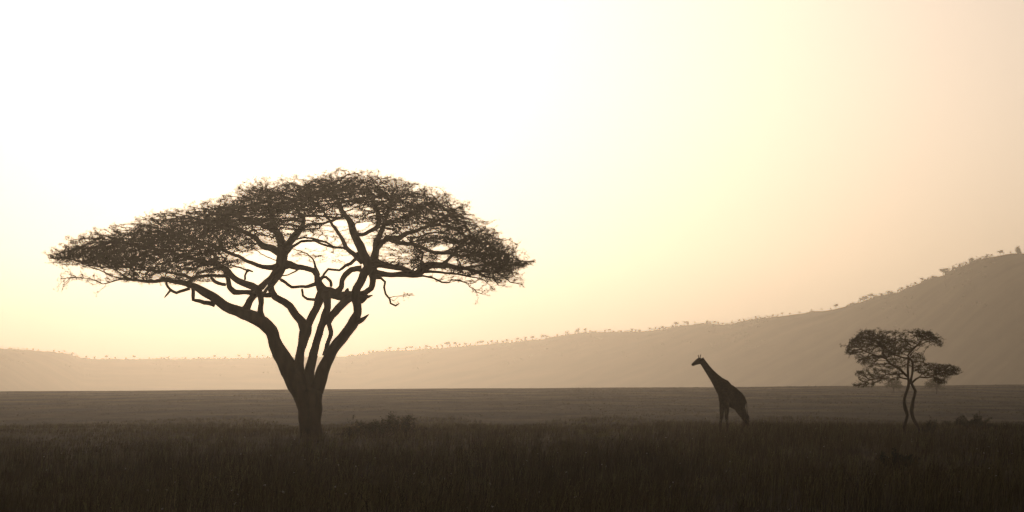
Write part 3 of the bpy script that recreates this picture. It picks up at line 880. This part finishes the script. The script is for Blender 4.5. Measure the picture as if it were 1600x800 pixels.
# mane: a low brush along the top of the neck
mt = Tubes()
mp_ = [(1098.5, 560.4), (1103, 566), (1108.5, 573), (1114, 580), (1120, 586), (1126, 590.5), (1132, 593)]
mz = [-.64, -.62, -.57, -.53, -.47, -.4, -.33]
MP, MR = refine([gp(x, y, z) - groot.location for (x, y), z in zip(mp_, mz)], [.035] * 7, 0.03)
mt.add(MP, MR, 6, rough=0.9)
mt.build('mane', M_dark, groot)
tt = Tubes()
TP, TR = refine([gp(x, y, z) - groot.location for x, y, z in [(1163, 621, .72), (1166.4, 629, .86), (1167, 639, .9), (1168.2, 648, .95)]], [.045, .03, .022, .02], .05)
tt.add(TP, TR, 7)
for k in range(40):
    a = rnd.uniform(0, 6.28)
    b0 = gp(1168.2, 647, .95) - groot.location
    e = b0 + Vector((math.cos(a) * .05 + .05, math.sin(a) * .05, -rnd.uniform(.2, .36)))
    tt.add([b0, b0.lerp(e, .5) + Vector((math.cos(a) * .03, 0, 0)), e], [.012, .01, .003], 3)
tt.build('tail', M_dark, groot)


# ------------------------------------------------------------------ grass
def blades(n, dmin, dmax, ang, hmin, hmax, width, dpow, clump, mat, name, label, headfrac=0.0):
    u = rng.random(n)
    d = (dmin ** dpow + (dmax ** dpow - dmin ** dpow) * u) ** (1 / dpow)
    a = rng.uniform(-ang, ang, n)
    x = d * np.tan(a)
    # pull blades into tufts
    m = int(n / clump)
    ci = rng.integers(0, n, m)
    own = rng.integers(0, m, n)
    sel = rng.random(n) < 0.75
    x = np.where(sel, x[ci[own]] + rng.normal(size=n) * 0.10, x)
    d = np.where(sel, d[ci[own]] + rng.normal(size=n) * 0.10, d)
    if name == 'tall_grass':
        d = np.where(d > 205, 205 + (d - 205) * (0.75 + 0.5 * np.abs(np.sin(x * 0.13 + 1.2 * np.sin(x * 0.051)))), d)
    z = np.array([ground_z(float(a_), float(b_)) for a_, b_ in zip(x, d)])
    patch = np.array([noise.noise(Vector((float(a_) * 0.11, float(b_) * 0.045, 2.2))) + .5 * noise.noise(Vector((float(a_) * 0.5, float(b_) * 0.2, 8.2))) for a_, b_ in zip(x, d)])
    hgt = (hmin + (hmax - hmin) * rng.random(n) ** 1.8) * (1 + 0.7 * patch) * np.where(d > 150, np.interp(x, [-20, 6, 12, 30], [0.74, 0.95, 1.45, 1.05]), 1.0) * np.interp(d, [60, 165, 208, 250, 330, 900], [1.05, 0.95, 0.82, 0.6, 0.4, 0.4])
    w = width * (0.6 + 0.8 * rng.random(n)) * np.maximum(1, d / 200)
    yaw = rng.uniform(0, 2 * PI, n)
    lean = rng.normal(size=(n, 2)) * 0.16 * hgt[:, None] + np.array([0.05, 0])
    side = np.stack([np.cos(yaw) * w * .5, np.sin(yaw) * w * .5, np.zeros(n)], 1)
    base = np.stack([x, d, z - 0.02], 1)
    mid = base + np.stack([lean[:, 0] * .35, lean[:, 1] * .35, hgt * .55], 1)
    top = base + np.stack([lean[:, 0] * 1.2, lean[:, 1] * 1.2, hgt], 1)
    Vv = np.stack([base - side, base + side, mid - side * .8, mid + side * .8, top - side * .12, top + side * .12], 1).reshape(-1, 3)
    i = np.arange(n)[:, None] * 6
    Ff = np.concatenate([i + np.array([[0, 1, 3, 2]]), i + np.array([[2, 3, 5, 4]])])
    o = mesh_obj(name, Vv, Ff, mat)
    tag(o, label, 'grass', kind='stuff')
    return base, mid, top, hgt


ANG = math.radians(11.5)
b_, m_, t_, h_ = blades(330000, 60, 330, ANG, 0.22, 0.92, 0.011, 1.0, 14, M_grass, 'tall_grass', 'dark tall dry grass filling the foreground up to the trees')
blades(150000, 250, 900, math.radians(10.5), 0.10, 0.34, 0.02, 1.4, 5, M_plain, 'plain_grass', 'pale short dry grass covering the middle plain')
# seed heads on the tallest stems
tall = np.where((h_ > 0.80) & (rng.random(len(h_)) < 0.45))[0]
n = len(tall)
P = t_[tall]; Q = m_[tall]
dirv = (P - Q); dirv /= np.linalg.norm(dirv, axis=1)[:, None]
pp = []
for k in range(7):
    pp.append(P - dirv * (k * 0.028) + rng.normal(size=P.shape) * 0.006)
v, f = leaf_tris(np.concatenate(pp), 0.032, flat=2.0)
o = mesh_obj('seed_heads', v, f, M_grass)
tag(o, 'feathery seed heads on the tallest foreground grass stems', 'grass seed heads', kind='stuff')
# a few small pale flower heads that catch the light
pick = rng.choice(np.where((h_ > 0.5) & (b_[:, 1] < 200))[0], 240, replace=False)
c = t_[pick]
cc = np.repeat(c, 6, axis=0) + rng.normal(size=(len(c) * 6, 3)) * 0.010
v, f = leaf_tris(cc, 0.026)
o = mesh_obj('pale_flowers', v, f, M_seed)
tag(o, 'tiny pale flower heads dotted through the foreground grass', 'flowers', kind='stuff')

# ------------------------------------------------------------------ haze
M_haze = bpy.data.materials.new('haze'); M_haze.use_nodes = True
t = M_haze.node_tree
for n_ in list(t.nodes): t.nodes.remove(n_)
out = t.nodes.new('ShaderNodeOutputMaterial'); pv = t.nodes.new('ShaderNodeVolumePrincipled')
pv.inputs['Color'].default_value = (*HAZE_COLOR, 1)
pv.inputs['Density'].default_value = HAZE_DENSITY
pv.inputs['Anisotropy'].default_value = HAZE_G
t.links.new(pv.outputs[0], out.inputs['Volume'])
x0_, x1_, y0_, y1_, z0_, z1_ = -4600, 4600, -120, 5050, -26.5, 175
V = [(x, y, z) for z in (z0_, z1_) for y in (y0_, y1_) for x in (x0_, x1_)]
F = [(0, 2, 3, 1), (4, 5, 7, 6), (0, 1, 5, 4), (2, 6, 7, 3), (0, 4, 6, 2), (1, 3, 7, 5)]
hz = mesh_obj('haze', V, np.array(F), M_haze)
tag(hz, 'warm dusty haze filling the air over the whole plain', kind='stuff')
